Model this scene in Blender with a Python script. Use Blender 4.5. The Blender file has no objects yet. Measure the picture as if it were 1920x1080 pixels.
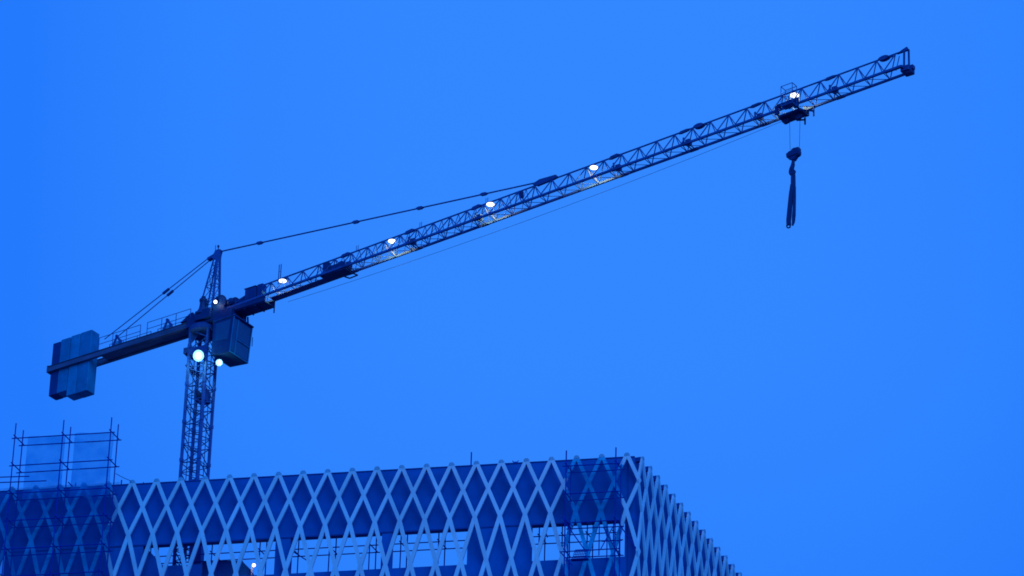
import bpy, bmesh, math, random
from mathutils import Vector as V, Matrix
random.seed(7)
S = bpy.context.scene
COL = S.collection
RAD = math.radians

# ------------------------------------------------------------------ camera
PITCH, ROLL, FPX = 0.50206647, 0.02842112, 7500.0
CAM = V((0, 0, 1.6))
FWD = V((0, math.cos(PITCH), math.sin(PITCH)))
UP0 = V((0, -math.sin(PITCH), math.cos(PITCH)))
RIGHT = math.cos(ROLL) * V((1, 0, 0)) + math.sin(ROLL) * UP0
UP = -math.sin(ROLL) * V((1, 0, 0)) + math.cos(ROLL) * UP0
cd = bpy.data.cameras.new('camera')
cam = bpy.data.objects.new('camera', cd)
COL.objects.link(cam)
m = Matrix((RIGHT, UP, -FWD)).transposed().to_4x4()
m.translation = CAM
cam.matrix_world = m
cd.sensor_width = 36
cd.lens = FPX / 1920 * 36
cd.clip_start, cd.clip_end = 1, 20000
S.camera = cam


def ray(px, py):
    return FWD + RIGHT * ((px - 960) / FPX) + UP * ((540 - py) / FPX)


def at(px, py, zc):
    return CAM + zc * ray(px, py)


def hit(px, py, point, normal):
    d = ray(px, py)
    return CAM + d * ((point - CAM).dot(normal) / d.dot(normal))


ZU = V((0, 0, 1))
# facade frame: corner C of the lattice plane, e1 along the front, e2 along the side
C = at(1199.1, 849.33, 255)
TH, AL = 0.18644885, 1.16671035
W1, W2 = 1.62716, 1.43548
E1 = V((math.cos(TH), -math.sin(TH), 0)); N1 = V((-math.sin(TH), -math.cos(TH), 0))   # N1 points outwards
E2 = V((math.cos(AL), math.sin(AL), 0)); N2 = V((math.sin(AL), -math.cos(AL), 0))


def fr(px, py, off=0.0):
    q = hit(px, py, C + N1 * off, N1) - C
    return q.dot(E1), q.z


def FP(s, off, z):
    return C + E1 * s + N1 * off + ZU * z


def SP(s, off, z):
    return C + E2 * s + N2 * off + ZU * z


# crane frame: O on the mast axis at jib level, a along the jib, b across (away), h up
O = at(388, 598, 270)
BETA = RAD(35.1)
CU = V((math.cos(BETA), -math.sin(BETA), 0)); CN = V((math.sin(BETA), math.cos(BETA), 0))


def K(px, py, b=0.0):
    q = hit(px, py, O + CN * b, CN) - O
    return V((q.dot(CU), b, q.z))


# ------------------------------------------------------------------ materials
def mat(name, col, rough=0.6, metal=0.0, var=0.25, scale=1.2, bump=0.0, spec=0.08, stretch=(1, 1, 1)):
    mt = bpy.data.materials.new(name); mt.use_nodes = True
    nt = mt.node_tree; b = nt.nodes['Principled BSDF']
    tc = nt.nodes.new('ShaderNodeTexCoord'); mp = nt.nodes.new('ShaderNodeMapping')
    mp.inputs['Scale'].default_value = stretch
    nt.links.new(tc.outputs['Object'], mp.inputs[0])
    no = nt.nodes.new('ShaderNodeTexNoise'); no.inputs['Scale'].default_value = scale; no.inputs['Detail'].default_value = 6
    no.inputs['Roughness'].default_value = 0.65
    nt.links.new(mp.outputs[0], no.inputs[0])
    rp = nt.nodes.new('ShaderNodeValToRGB')
    rp.color_ramp.elements[0].position = 0.3; rp.color_ramp.elements[1].position = 0.7
    rp.color_ramp.elements[0].color = [c * (1 - var) for c in col] + [1]
    rp.color_ramp.elements[1].color = [min(1, c * (1 + var * 0.6)) for c in col] + [1]
    nt.links.new(no.outputs[0], rp.inputs[0]); nt.links.new(rp.outputs[0], b.inputs['Base Color'])
    b.inputs['Roughness'].default_value = rough; b.inputs['Metallic'].default_value = metal
    b.inputs['Specular IOR Level'].default_value = spec
    if bump:
        bp = nt.nodes.new('ShaderNodeBump'); bp.inputs['Strength'].default_value = bump
        nt.links.new(no.outputs[0], bp.inputs['Height']); nt.links.new(bp.outputs[0], b.inputs['Normal'])
    return mt


def emis(name, col, st):
    mt = bpy.data.materials.new(name); mt.use_nodes = True
    b = mt.node_tree.nodes['Principled BSDF']
    b.inputs['Base Color'].default_value = (*col, 1)
    b.inputs['Emission Color'].default_value = (*col, 1); b.inputs['Emission Strength'].default_value = st
    return mt


def sheet(name, col, alpha, transl, scale, var=0.15):
    mt = bpy.data.materials.new(name); mt.use_nodes = True
    nt = mt.node_tree; nt.nodes.remove(nt.nodes['Principled BSDF'])
    out = nt.nodes['Material Output']
    di = nt.nodes.new('ShaderNodeBsdfDiffuse'); tl = nt.nodes.new('ShaderNodeBsdfTranslucent'); tr = nt.nodes.new('ShaderNodeBsdfTransparent')
    di.inputs[0].default_value = (*col, 1); tl.inputs[0].default_value = (*col, 1)
    m1 = nt.nodes.new('ShaderNodeMixShader'); m1.inputs[0].default_value = transl
    nt.links.new(di.outputs[0], m1.inputs[1]); nt.links.new(tl.outputs[0], m1.inputs[2])
    m2 = nt.nodes.new('ShaderNodeMixShader')
    tc = nt.nodes.new('ShaderNodeTexCoord'); no = nt.nodes.new('ShaderNodeTexNoise'); no.inputs['Scale'].default_value = scale
    nt.links.new(tc.outputs['Object'], no.inputs[0])
    mr = nt.nodes.new('ShaderNodeMapRange'); mr.inputs[1].default_value = 0.35; mr.inputs[2].default_value = 0.65
    mr.inputs[3].default_value = alpha - var; mr.inputs[4].default_value = alpha + var
    nt.links.new(no.outputs[0], mr.inputs[0]); nt.links.new(mr.outputs[0], m2.inputs[0])
    nt.links.new(tr.outputs[0], m2.inputs[1]); nt.links.new(m1.outputs[0], m2.inputs[2])
    nt.links.new(m2.outputs[0], out.inputs[0])
    return mt


M = dict(
    crane=mat('crane paint', (0.05, 0.115, 0.35), 0.55, 0, 0.3, 1.5),
    crane_dark=mat('dark crane paint', (0.04, 0.08, 0.26), 0.5, 0, 0.3, 2.0),
    girder=mat('counter jib paint', (0.15, 0.13, 0.24), 0.6, 0, 0.4, 1.1, stretch=(0.4, 2, 2)),
    machine=mat('machinery grey', (0.008, 0.045, 0.165), 0.5, 0, 0.3, 3.0),
    rope=mat('steel rope', (0.01, 0.05, 0.13), 0.8, 0.0, 0.1, 4),
    glass=mat('cab glass', (0.004, 0.06, 0.18), 0.12, 0, 0.2, 2.0, spec=0.6),
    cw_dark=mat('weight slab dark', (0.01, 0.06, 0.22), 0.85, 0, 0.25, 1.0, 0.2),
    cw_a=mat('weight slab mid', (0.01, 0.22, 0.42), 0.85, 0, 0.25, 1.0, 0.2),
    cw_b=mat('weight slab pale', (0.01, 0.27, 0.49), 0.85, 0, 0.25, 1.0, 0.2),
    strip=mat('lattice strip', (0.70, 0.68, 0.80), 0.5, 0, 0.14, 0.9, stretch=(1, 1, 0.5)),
    strip_teal=mat('teal lattice strip', (0.02, 0.42, 0.7), 0.6, 0, 0.3, 2.5),  # duller teal tone for strip segments in the two scaffold zones
    cap=mat('strip end cap', (0.3, 0.45, 0.62), 0.6, 0, 0.2, 2.0),
    wall=mat('facade wall', (0.005, 0.125, 0.42), 0.8, 0, 0.22, 0.35, 0.1, stretch=(1, 1, 1.6)),
    wall_low=mat('lower facade wall', (0.005, 0.14, 0.45), 0.8, 0, 0.22, 0.4, 0.1),
    soffit=mat('wall edge trim', (0.01, 0.07, 0.28), 0.8, 0, 0.2, 1),
    tube=mat('scaffold tube', (0.02, 0.035, 0.34), 0.5, 0.1, 0.25, 3),
    plank=mat('scaffold plank', (0.05, 0.1, 0.2), 0.8, 0, 0.3, 3),
    concrete=mat('concrete', (0.28, 0.28, 0.32), 0.9, 0, 0.2, 0.5, 0.2),
    ground=mat('ground', (0.12, 0.12, 0.13), 0.95, 0, 0.3, 0.05, 0.2),
    sling=mat('sling webbing', (0.01, 0.06, 0.18), 0.9, 0, 0.3, 6),
    sign=mat('walkway mesh panel', (0.2, 0.5, 0.68), 0.6, 0, 0.15, 6),
    reflector=mat('lamp reflector', (0.30, 0.42, 0.50), 0.5, 0, 0.1, 3),
    halo_ring=emis('dim halo ring', (0.42, 0.76, 1.0), 0.95),  # faint emission that imitates the soft halo round a lamp
    glare_coat=mat('pale conduit', (0.34, 0.38, 0.46), 0.6, 0, 0.1, 3),  # pale coat that puts the lamp glare on the struts into colour
    lens=emis('lit lens', (1.0, 1.0, 0.93), 3.0),
    tarp=sheet('translucent tarpaulin', (0.006, 0.58, 0.98), 0.6, 0.75, 0.8, 0.16),
    net=sheet('debris netting', (0.002, 0.08, 0.32), 0.33, 0.25, 0.7, 0.15),
    net_thin=sheet('thin debris netting', (0.002, 0.11, 0.38), 0.28, 0.25, 1.1, 0.08),
)


for k in ('strip', 'strip_teal'):      # every strip was painted on its own: small tone differences
    nt = M[k].node_tree; oi = nt.nodes.new('ShaderNodeObjectInfo'); hs = nt.nodes.new('ShaderNodeHueSaturation'); mr = nt.nodes.new('ShaderNodeMapRange')
    mr.inputs[3].default_value = 0.9; mr.inputs[4].default_value = 1.05
    nt.links.new(oi.outputs['Random'], mr.inputs[0]); nt.links.new(mr.outputs[0], hs.inputs['Value'])
    bs = nt.nodes['Principled BSDF']; src = bs.inputs['Base Color'].links[0].from_socket
    nt.links.new(src, hs.inputs['Color']); nt.links.new(hs.outputs[0], bs.inputs['Base Color'])


# ------------------------------------------------------------------ mesh builder
class MB:
    def __init__(self):
        self.v, self.f, self.mi = [], [], []

    def add(self, vs, fs, mi=0):
        o = len(self.v); self.v += [V(p) for p in vs]
        self.f += [[i + o for i in f] for f in fs]; self.mi += [mi] * len(fs)

    def hexa(self, p, mi=0):           # 8 points: bottom ring 0-3, top ring 4-7
        self.add(p, [(3, 2, 1, 0), (4, 5, 6, 7), (0, 1, 5, 4), (1, 2, 6, 5), (2, 3, 7, 6), (3, 0, 4, 7)], mi)

    def box(self, x0, x1, y0, y1, z0, z1, mi=0, bev=0.0, fn=None):
        b = bev
        if b:
            pts = [(x0 + b, y0), (x1 - b, y0), (x1, y0 + b), (x1, y1 - b), (x1 - b, y1), (x0 + b, y1), (x0, y1 - b), (x0, y0 + b)]
            vs = [(x, y, z0) for x, y in pts] + [(x, y, z1) for x, y in pts]
            fs = [tuple(range(7, -1, -1)), tuple(range(8, 16))] + [(i, (i + 1) % 8, 8 + (i + 1) % 8, 8 + i) for i in range(8)]
            if fn: vs = [fn(*p) for p in vs]
            self.add(vs, fs, mi)
        else:
            p = [(x0, y0, z0), (x1, y0, z0), (x1, y1, z0), (x0, y1, z0), (x0, y0, z1), (x1, y0, z1), (x1, y1, z1), (x0, y1, z1)]
            if fn: p = [fn(*q) for q in p]
            self.hexa(p, mi)

    def tube(self, p, q, r, n=6, mi=0, r2=None):
        p, q = V(p), V(q); d = (q - p).normalized()
        x = d.orthogonal().normalized(); y = d.cross(x); r2 = r if r2 is None else r2
        vs = [p + (x * math.cos(t) + y * math.sin(t)) * r for t in [2 * math.pi * i / n for i in range(n)]]
        vs += [q + (x * math.cos(t) + y * math.sin(t)) * r2 for t in [2 * math.pi * i / n for i in range(n)]]
        self.add(vs, [(i, (i + 1) % n, n + (i + 1) % n, n + i) for i in range(n)] + [tuple(range(n - 1, -1, -1)), tuple(range(n, 2 * n))], mi)

    def bar(self, p, q, w, h, up=None, mi=0):
        p, q = V(p), V(q); d = (q - p).normalized()
        up = V(up) if up else ZU
        if abs(d.dot(up)) > 0.98: up = V((1, 0, 0))
        x = d.cross(up).normalized() * (w / 2); y = d.cross(x).normalized() * (h / 2)
        self.hexa([p - x - y, p + x - y, p + x + y, p - x + y, q - x - y, q + x - y, q + x + y, q - x + y], mi)

    def path(self, pts, r, n=6, mi=0):
        for a, b in zip(pts[:-1], pts[1:]): self.tube(a, b, r, n, mi)

    def lathe(self, c, ax, prof, n=16, mi=0):     # prof: (radius, along)
        c, ax = V(c), V(ax).normalized(); x = ax.orthogonal().normalized(); y = ax.cross(x)
        vs = []
        for r, l in prof:
            vs += [c + ax * l + (x * math.cos(2 * math.pi * i / n) + y * math.sin(2 * math.pi * i / n)) * r for i in range(n)]
        fs = [(k * n + i, k * n + (i + 1) % n, (k + 1) * n + (i + 1) % n, (k + 1) * n + i) for k in range(len(prof) - 1) for i in range(n)]
        fs += [tuple(range(n - 1, -1, -1)), tuple((len(prof) - 1) * n + i for i in range(n))]
        self.add(vs, fs, mi)

    def prism(self, pts, d, mi=0):     # planar polygon extruded by vector d
        pts = [V(p) for p in pts]; n = len(pts); d = V(d)
        self.add(pts + [p + d for p in pts], [tuple(range(n - 1, -1, -1)), tuple(range(n, 2 * n))] + [(i, (i + 1) % n, n + (i + 1) % n, n + i) for i in range(n)], mi)

    def build(self, name, mats, parent=None, shift=None, label=None):
        me = bpy.data.meshes.new(name)
        sh = V(shift) if shift is not None else V((0, 0, 0))
        me.from_pydata([p - sh for p in self.v], [], self.f)
        bm = bmesh.new(); bm.from_mesh(me); bmesh.ops.recalc_face_normals(bm, faces=bm.faces); bm.to_mesh(me); bm.free()
        for mm in (mats if isinstance(mats, (list, tuple)) else [mats]): me.materials.append(mm)
        if len(me.polygons) == len(self.mi): me.polygons.foreach_set('material_index', self.mi)
        ob = bpy.data.objects.new(name, me); COL.objects.link(ob)
        if parent: ob.parent = parent
        if label: ob['label'] = label
        return ob


def thing(name, label, cat, loc=(0, 0, 0), rz=0.0, group=None):
    o = bpy.data.objects.new(name, None); COL.objects.link(o)
    o.location = loc; o.rotation_euler = (0, 0, rz); o.empty_display_size = 0.5
    o['label'] = label; o['category'] = cat
    if group: o['group'] = group
    return o


def tag(o, label, cat, group=None):
    o['label'] = label; o['category'] = cat
    if group: o['group'] = group
    return o


# ------------------------------------------------------------------ world, sun
SUN_EL, SUN_AZ = 24.0, 163.0     # low western glow behind the camera
w = bpy.data.worlds.new('World'); S.world = w; w.use_nodes = True
nt = w.node_tree; bg = nt.nodes['Background']
sky = nt.nodes.new('ShaderNodeTexSky'); sky.sky_type = 'NISHITA'; sky.sun_disc = False
sky.sun_elevation = RAD(SUN_EL); sky.sun_rotation = RAD(SUN_AZ); sky.ozone_density = 6; sky.dust_density = 0.5
sc = nt.nodes.new('ShaderNodeMix'); sc.data_type = 'RGBA'; sc.blend_type = 'MULTIPLY'; sc.inputs[0].default_value = 1
nt.links.new(sky.outputs[0], sc.inputs[6]); sc.inputs[7].default_value = (0.01, 0.04, 0.10, 1)
tc = nt.nodes.new('ShaderNodeTexCoord'); sx = nt.nodes.new('ShaderNodeSeparateXYZ')
nt.links.new(tc.outputs['Generated'], sx.inputs[0])
mr = nt.nodes.new('ShaderNodeMath'); mr.operation = 'MULTIPLY_ADD'; nt.links.new(sx.outputs[0], mr.inputs[0]); mr.inputs[1].default_value = 7.0; mr.inputs[2].default_value = -0.15
ab = nt.nodes.new('ShaderNodeMath'); ab.operation = 'ABSOLUTE'; nt.links.new(mr.outputs[0], ab.inputs[0])
sq = nt.nodes.new('ShaderNodeMath'); sq.operation = 'POWER'; nt.links.new(ab.outputs[0], sq.inputs[0]); sq.inputs[1].default_value = 3.0
sq.use_clamp = True       # the afterglow band is brightest due north and fades to both sides
lo_ = nt.nodes.new('ShaderNodeMapRange'); lo_.interpolation_type = 'SMOOTHSTEP'; nt.links.new(sx.outputs[2], lo_.inputs[0])
lo_.inputs[1].default_value = 0.475; lo_.inputs[2].default_value = 0.36; lo_.inputs[3].default_value = 0.0; lo_.inputs[4].default_value = 0.9
ad = nt.nodes.new('ShaderNodeMath'); ad.operation = 'ADD'; ad.use_clamp = True     # and dulls lower down
nt.links.new(sq.outputs[0], ad.inputs[0]); nt.links.new(lo_.outputs[0], ad.inputs[1])
ramp = nt.nodes.new('ShaderNodeMix'); ramp.data_type = 'RGBA'; ramp.clamp_factor = True
ramp.inputs[6].default_value = (0.0335, 0.247, 1.02, 1); ramp.inputs[7].default_value = (0.0175, 0.198, 0.99, 1)
nt.links.new(ad.outputs[0], ramp.inputs[0])
mx = nt.nodes.new('ShaderNodeMix'); mx.data_type = 'RGBA'; mx.inputs[0].default_value = 0.02
nt.links.new(ramp.outputs[2], mx.inputs[6]); nt.links.new(sc.outputs[2], mx.inputs[7])
nt.links.new(mx.outputs[2], bg.inputs[0]); bg.inputs[1].default_value = 1.0
sl = bpy.data.lights.new('sun', 'SUN'); so = bpy.data.objects.new('sun', sl); COL.objects.link(so)
sl.energy = 1.4; sl.angle = RAD(40); sl.color = (0.05, 0.40, 1.0)
az = RAD(SUN_AZ); el = RAD(SUN_EL)
sd = V((math.sin(az) * math.cos(el), math.cos(az) * math.cos(el), math.sin(el)))
so.rotation_euler = sd.to_track_quat('Z', 'Y').to_euler()
S.view_settings.view_transform = 'Standard'; S.view_settings.look = 'None'
S.view_settings.exposure = 0; S.view_settings.gamma = 1
S.cycles.filter_width = 1.75
S.cycles.sample_clamp_direct = 2.2
S.cycles.sample_clamp_indirect = 1.0
S.cycles.transparent_max_bounces = 12

# ------------------------------------------------------------------ ground
g = MB(); g.add([(-6000, -6000, 0), (6000, -6000, 0), (6000, 6000, 0), (-6000, 6000, 0)], [(0, 1, 2, 3)])
go = g.build('ground', M['ground']); go['kind'] = 'structure'

# ------------------------------------------------------------------ building
DECK = -8.4
bl = thing('office_building', 'tall building under construction with a pale diamond lattice over its dark facade', 'building', (C.x, C.y, 0))
BO = bl.location.copy()


def bpart(mb, name, mats, label=None, parent=None):
    return mb.build(name, mats, parent or bl, BO, label)


ROWS = [0.0, -1.91, -3.88, -6.9, -9.95, -13.0]
HWF, HWS, DEPTH = 0.132, 0.10, 0.14
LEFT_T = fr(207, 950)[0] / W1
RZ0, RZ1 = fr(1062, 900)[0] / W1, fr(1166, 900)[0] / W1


def strip(P, W, t0, k0, d, lift, front, tmin, tmax, cap):
    """one lattice strip from node row k0 at bay t0, running half a bay per row in direction d"""
    HW = HWF if front else HWS
    mb = MB()
    pts = [(t0 + d * 0.5 * i, ROWS[k0 + i]) for i in range(len(ROWS) - k0)]
    fine = []
    for (ta, za), (tb, zb) in zip(pts[:-1], pts[1:]):
        if tb > tmax + 1e-6 or tb < tmin - 1e-6:
            break
        n = 5 if front else 1
        fine += [(ta + (tb - ta) * i / n, za + (zb - za) * i / n) for i in range(n)]
        last = (tb, zb)
    if not fine: return None
    fine.append(last)
    rings = []
    for t, z in fine:
        s = t * W
        rings.append([P(s - HW, lift, z + (lift if z == 0 else 0)), P(s + HW, lift, z + (lift if z == 0 else 0)), P(s + HW, lift - DEPTH, z + (lift if z == 0 else 0)), P(s - HW, lift - DEPTH, z + (lift if z == 0 else 0))])
    vs = [p for r in rings for p in r]; n = len(rings)
    o = len(mb.v); mb.v += vs
    for i in range(n - 1):
        tm = (fine[i][0] + fine[i + 1][0]) / 2; zm = (fine[i][1] + fine[i + 1][1]) / 2
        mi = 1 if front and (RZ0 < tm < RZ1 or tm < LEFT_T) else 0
        for j in range(4):
            mb.f.append([o + i * 4 + j, o + i * 4 + (j + 1) % 4, o + i * 4 + 4 + (j + 1) % 4, o + i * 4 + 4 + j]); mb.mi.append(mi)
    mb.f.append([o, o + 1, o + 2, o + 3]); mb.mi.append(0)
    e = o + (n - 1) * 4; mb.f.append([e, e + 1, e + 2, e + 3]); mb.mi.append(0)
    if cap:
        s = t0 * W; a, b = HW + 0.04, HW - 0.04
        ring = [[P(s - ww, lift + 0.015, zz), P(s + ww, lift + 0.015, zz), P(s + ww, lift - DEPTH - 0.02, zz), P(s - ww, lift - DEPTH - 0.02, zz)] for ww, zz in ((a, -0.14), (a, -0.03), (b, 0.07))]
        mb.hexa(ring[0] + ring[1], 2); mb.hexa([q + ZU * 0.001 for q in ring[1]] + ring[2], 2)
        mb.box(s - 0.12, s + 0.12, -0.52, -DEPTH - 0.03, -0.26, 0.04, 3, 0, P)       # tie beam back to the wall
    return bpart(mb, 'lattice_strip', [M['strip'], M['strip_teal'], M['cap'], M['soffit']])


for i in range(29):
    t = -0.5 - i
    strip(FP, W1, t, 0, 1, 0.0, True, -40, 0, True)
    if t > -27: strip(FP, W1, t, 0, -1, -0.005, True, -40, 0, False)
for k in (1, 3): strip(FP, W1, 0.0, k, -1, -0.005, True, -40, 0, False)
for i in range(17):
    t = 0.5 + i
    if i < 15: strip(SP, W2, t, 0, 1, 0.0, False, 0, 40, True)
    strip(SP, W2, t, 0, -1, -0.005, False, 0, 40, False)
for k in (1, 3): strip(SP, W2, 0.0, k, 1, 0.0, False, 0, 40, False)

SET = 0.75
zb, zo = -4.27, -6.86          # underside of the upper wall, sill of the openings


def fx(px, py=1030): return fr(px, py, -SET)[0]


def wallbox(mb, s0, s1, o0, o1, z0, z1, mi=0, P=FP):
    mb.box(s0, s1, o0, o1, z0, z1, mi, 0, P)


mb = MB(); wallbox(mb, -52, -0.42, -SET - 0.35, -SET, zb, 0.10)
bpart(mb, 'upper_wall', M['wall'])
mb = MB(); wallbox(mb, -52, -0.42, -SET - 0.42, -SET + 0.05, 0.10, 0.16); wallbox(mb, -52, -0.42, -SET - 0.40, -SET + 0.04, zb - 0.09, zb)
bpart(mb, 'wall_trim', M['soffit'])
mb = MB(); wallbox(mb, -52, -0.42, -SET - 0.35, -SET, -13.5, zo)
bpart(mb, 'lower_wall', M['wall_low'])
for x0, x1 in ((10, 268), (516, 544), (715, 735), (876, 996), (1171, None), (-700, -70)):
    s0 = fx(x0); s1 = fx(x1) if x1 else -0.42
    mb = MB(); wallbox(mb, s0, s1, -SET - 0.35 + 0.004, -SET - 0.004, zo, zb - 0.09)
    bpart(mb, 'wall_panel' if s1 - s0 > 3 else 'column', M['wall_low'])
# pillar and low wall standing behind the left opening, sloping panel at its edge
mb = MB(); wallbox(mb, fr(354, 1040, -3)[0], fr(377, 1040, -3)[0], -3.7, -3.0, DECK, -2.5); bpart(mb, 'pillar', M['wall_low'])
z = fr(330, 1060, -2.0)[1]
mb = MB(); wallbox(mb, fr(240, 1060, -2)[0], fr(378, 1060, -2)[0], -2.25, -2.0, DECK, z); bpart(mb, 'low_wall', M['wall_low'])
pts = [FP(*(lambda q: (q[0], -1.3, q[1]))(fr(x, y, -1.3))) for x, y in ((255, 1018), (266, 1024), (281, 1034), (302, 1057), (316, 1068), (316, 1110), (255, 1110))]
mb = MB(); mb.prism(pts, -N1 * 0.12); bpart(mb, 'sloping_panel', M['wall_low'])
# side wall, deck and tower below
mb = MB(); wallbox(mb, 0.42, 34, -0.9, -0.5, -13.5, -0.03, 0, SP); bpart(mb, 'side_wall', M['wall'])
mb = MB(); mb.prism([C + E1 * -52 + N1 * -1.15 + ZU * (DECK - 0.4), FP(-0.9, -1.15, DECK - 0.4), SP(30, -1.15, DECK - 0.4), C + E1 * -52 + N1 * -36 + ZU * (DECK - 0.4)], ZU * 0.4)
bpart(mb, 'roof_deck', M['concrete'])
zb0 = -C.z
mb = MB(); mb.prism([C + E1 * -52 + N1 * -0.9 + ZU * zb0, FP(-0.6, -0.9, zb0), SP(33, -0.6, zb0), C + E1 * -52 + N1 * -38 + ZU * zb0], ZU * (C.z - 13.5))
bpart(mb, 'tower_body', M['wall_low'])
# lightning rods and small stubs on the parapet
for x, y, h in ((884, 848, 1.0), (1062, 845, 0.8), (1155, 839, 0.8), (228, 900, 0.35), (269, 905, 0.25), (142, 905, 0.45)):
    s, z1 = fr(x, y, -SET - 0.15)
    mb = MB(); mb.tube(FP(s, -SET - 0.15, 0.1), FP(s, -SET - 0.15, max(z1, 0.3)), 0.045, 6); mb.tube(FP(s, -SET - 0.15, 0.1), FP(s, -SET - 0.15, 0.22), 0.09, 6)
    bpart(mb, 'lightning_rod', M['tube'])
mb = MB()
s, z1 = fr(966, 866, -SET - 0.1)
mb.box(s - 0.12, s + 0.12, -SET - 0.3, -SET - 0.1, 0.16, 0.3, 0, 0, FP); mb.tube(FP(s - 0.1, -SET - 0.2, 0.28), FP(s - 0.2, -SET - 0.2, 0.42), 0.03); mb.tube(FP(s + 0.1, -SET - 0.2, 0.28), FP(s + 0.2, -SET - 0.2, 0.42), 0.03)
bpart(mb, 'bracket', M['tube'])

# ------------------------------------------------------------------ scaffolds
TR = 0.037


def scaffold(label, cols, offs, levels, ztop, zbot, braces=(), group=None, extra=(), back_shift=0.16, ov=0.25):
    base = FP(cols[0], offs[0], zbot)
    t = thing('scaffold_tower' if len(cols) < 6 else 'scaffold', label, 'scaffold', base, 0, group)

    def part(name, p, q, r=TR):
        mb = MB(); mb.tube(p, q, r, 6); mb.build(name, M['tube'], t, base)

    zt = ztop if isinstance(ztop, (list, tuple)) else [ztop] * len(cols)
    for r, off in enumerate(offs):
        for s, z1 in zip(cols, zt):
            j = random.uniform(-0.05, 0.05)
            part('standard', FP(s + r * back_shift, off, zbot), FP(s + r * back_shift + random.uniform(-.04, .04), off, z1 + j), 0.041)
        for z in levels:
            part('ledger', FP(cols[0] - ov + r * back_shift, off - 0.07, z + random.uniform(-.04, .04)), FP(cols[-1] + ov + r * back_shift, off - 0.07, z + random.uniform(-.04, .04)))
    for z in levels:
        for s in cols:
            part('transom', FP(s - 0.05, offs[0] + 0.2, z + 0.08), FP(s + back_shift + 0.05, offs[1] - 0.2, z + 0.08))
    for (s0, z0, s1, z1, off) in braces: part('brace', FP(s0, off, z0), FP(s1, off, z1), 0.036)
    for p, q in extra: part('loose_tube', p, q)
    return t


lv = fr(29, 820, 1.5)[1]
ex = []
for (x0, y0, x1, y1, off) in ((-60, 896.5, 55, 893, 1.5), (-60, 907, 87, 901.5, 0.5), (128, 904, 136, 912, 0.5)):
    a, b = fr(x0, y0, off), fr(x1, y1, off); ex.append((FP(a[0], off, a[1]), FP(b[0], off, b[1])))
scaffold('tall two-bay tube scaffold rising above the roof edge at the left, carrying sheets', [-41.08, -37.83, -34.62], (1.5, 0.4),
         [lv - 2.0 * k for k in range(6)], 3.95, -13, extra=ex)
rl = fr(1110, 870, 1.3)[1]
c0, c1 = fr(1062, 860, 1.3)[0], fr(1155, 860, 1.3)[0]
scaffold('single-bay tube scaffold hung on the facade beside the right corner', [c0, c1], (1.3, 0.35), [rl - 2.0 * k for k in range(5)], rl + 0.35, -12.5,
         braces=[(c0, rl - 4, c0 + 1.3, rl - 6, 1.3), (c1 - 0.9, rl - 4, c1 + 0.1, rl - 6, 0.35), (c1 + 0.1, rl - 4, c1 - 0.9, rl - 6, 1.3), (c1 - 1.0, rl - 4, c1 - 1.0, rl - 6.4, 1.3), (c1 - 0.65, rl - 3.8, c1 - 0.65, rl - 6.4, 0.35), (c1 - 1.0, rl - 5.0, c1 + 0.3, rl - 5.0, 0.35),
                 (c1 + 0.2, rl - 4, c1 + 1.2, rl - 5.6, 0.35), (c0 - .2, rl - 3.6, c0 + .5, rl - 4.3, 1.3), (c0 - .3, rl - 6, c0 + .5, rl - 7, 1.3)])
z_in = fr(620, 1026, -1.7)[1]
cols = [fr(x, 1030, -1.7)[0] for x in (283, 397, 487, 547, 617, 693, 751, 822, 905, 1010, 1054, 1100, 1150)]
scaffold('long tube scaffold standing behind the openings in the facade wall', cols, (-1.7, -2.75), [z_in, z_in - 2.0], z_in + 2.2, DECK, back_shift=0.2,
         braces=[(cols[0], z_in, cols[0] + 1.2, z_in - 1.8, -1.7), (cols[3], z_in + .05, cols[3] + .9, z_in - .6, -2.2), (cols[9] + .3, z_in + .6, cols[9] + .55, z_in - .1, -1.7)])
# thin stay rods standing just behind the lattice over the openings (dark slanting rods)
mb = MB()
# loose wire from the left scaffold to a strip cap
a, b = fr(217, 888, 0.4), fr(246, 902, 0.1)
mb.path([FP(a[0], 0.4, a[1]), FP((a[0] + b[0]) / 2, 0.25, (a[1] + b[1]) / 2 - 0.03), FP(b[0], 0.1, b[1])], 0.02)
tag(mb.build('tie_wire', M['tube']), 'thin dark wire sloping from the roof scaffold down to the lattice top', 'wire')


# sheets -------------------------------------------------------------
def hang(name, x0, y0, x1, y1, off, mt, label, cat, nx=22, nz=26, amp=0.07, freq=5.0, ragged=0.06, group=None, pinch=0.0):
    (s0, z0), (s1, z1) = fr(x0, y0, off), fr(x1, y1, off)
    top0, top1 = z0, fr(x1, y0 + (x0 - x1) * 0.055, off)[1]
    mb = MB(); vs = []
    ph = random.uniform(0, 6)
    for k, dd in ((0, 0.0), (1, -0.012)):
        for j in range(nz + 1):
            v = j / nz
            for i in range(nx + 1):
                u = i / nx
                s = s0 + (s1 - s0) * u + pinch * math.sin(v * 3.1) * (0.5 - u)
                z = top0 + (z1 - top0) * v + 0.05 * math.sin(u * 9 + ph) * v + ragged * math.sin(u * 23 + ph) * (v > 0.97)
                o = amp * math.sin(u * freq * 2 + ph + 1.1 * math.sin(v * 3 + ph)) + amp * 0.5 * math.sin(u * freq * 5.1 + v * 2)
                vs.append(FP(s, off + o + dd, z))
    n = (nx + 1) * (nz + 1); fs = []
    for j in range(nz):
        for i in range(nx):
            a = j * (nx + 1) + i
            fs.append((a, a + 1, a + nx + 2, a + nx + 1))
    mb.add(vs[:n], fs)
    o = mb.build(name, mt); o.data.polygons.foreach_set('use_smooth', [True] * len(o.data.polygons))
    return tag(o, label, cat, group)


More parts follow.
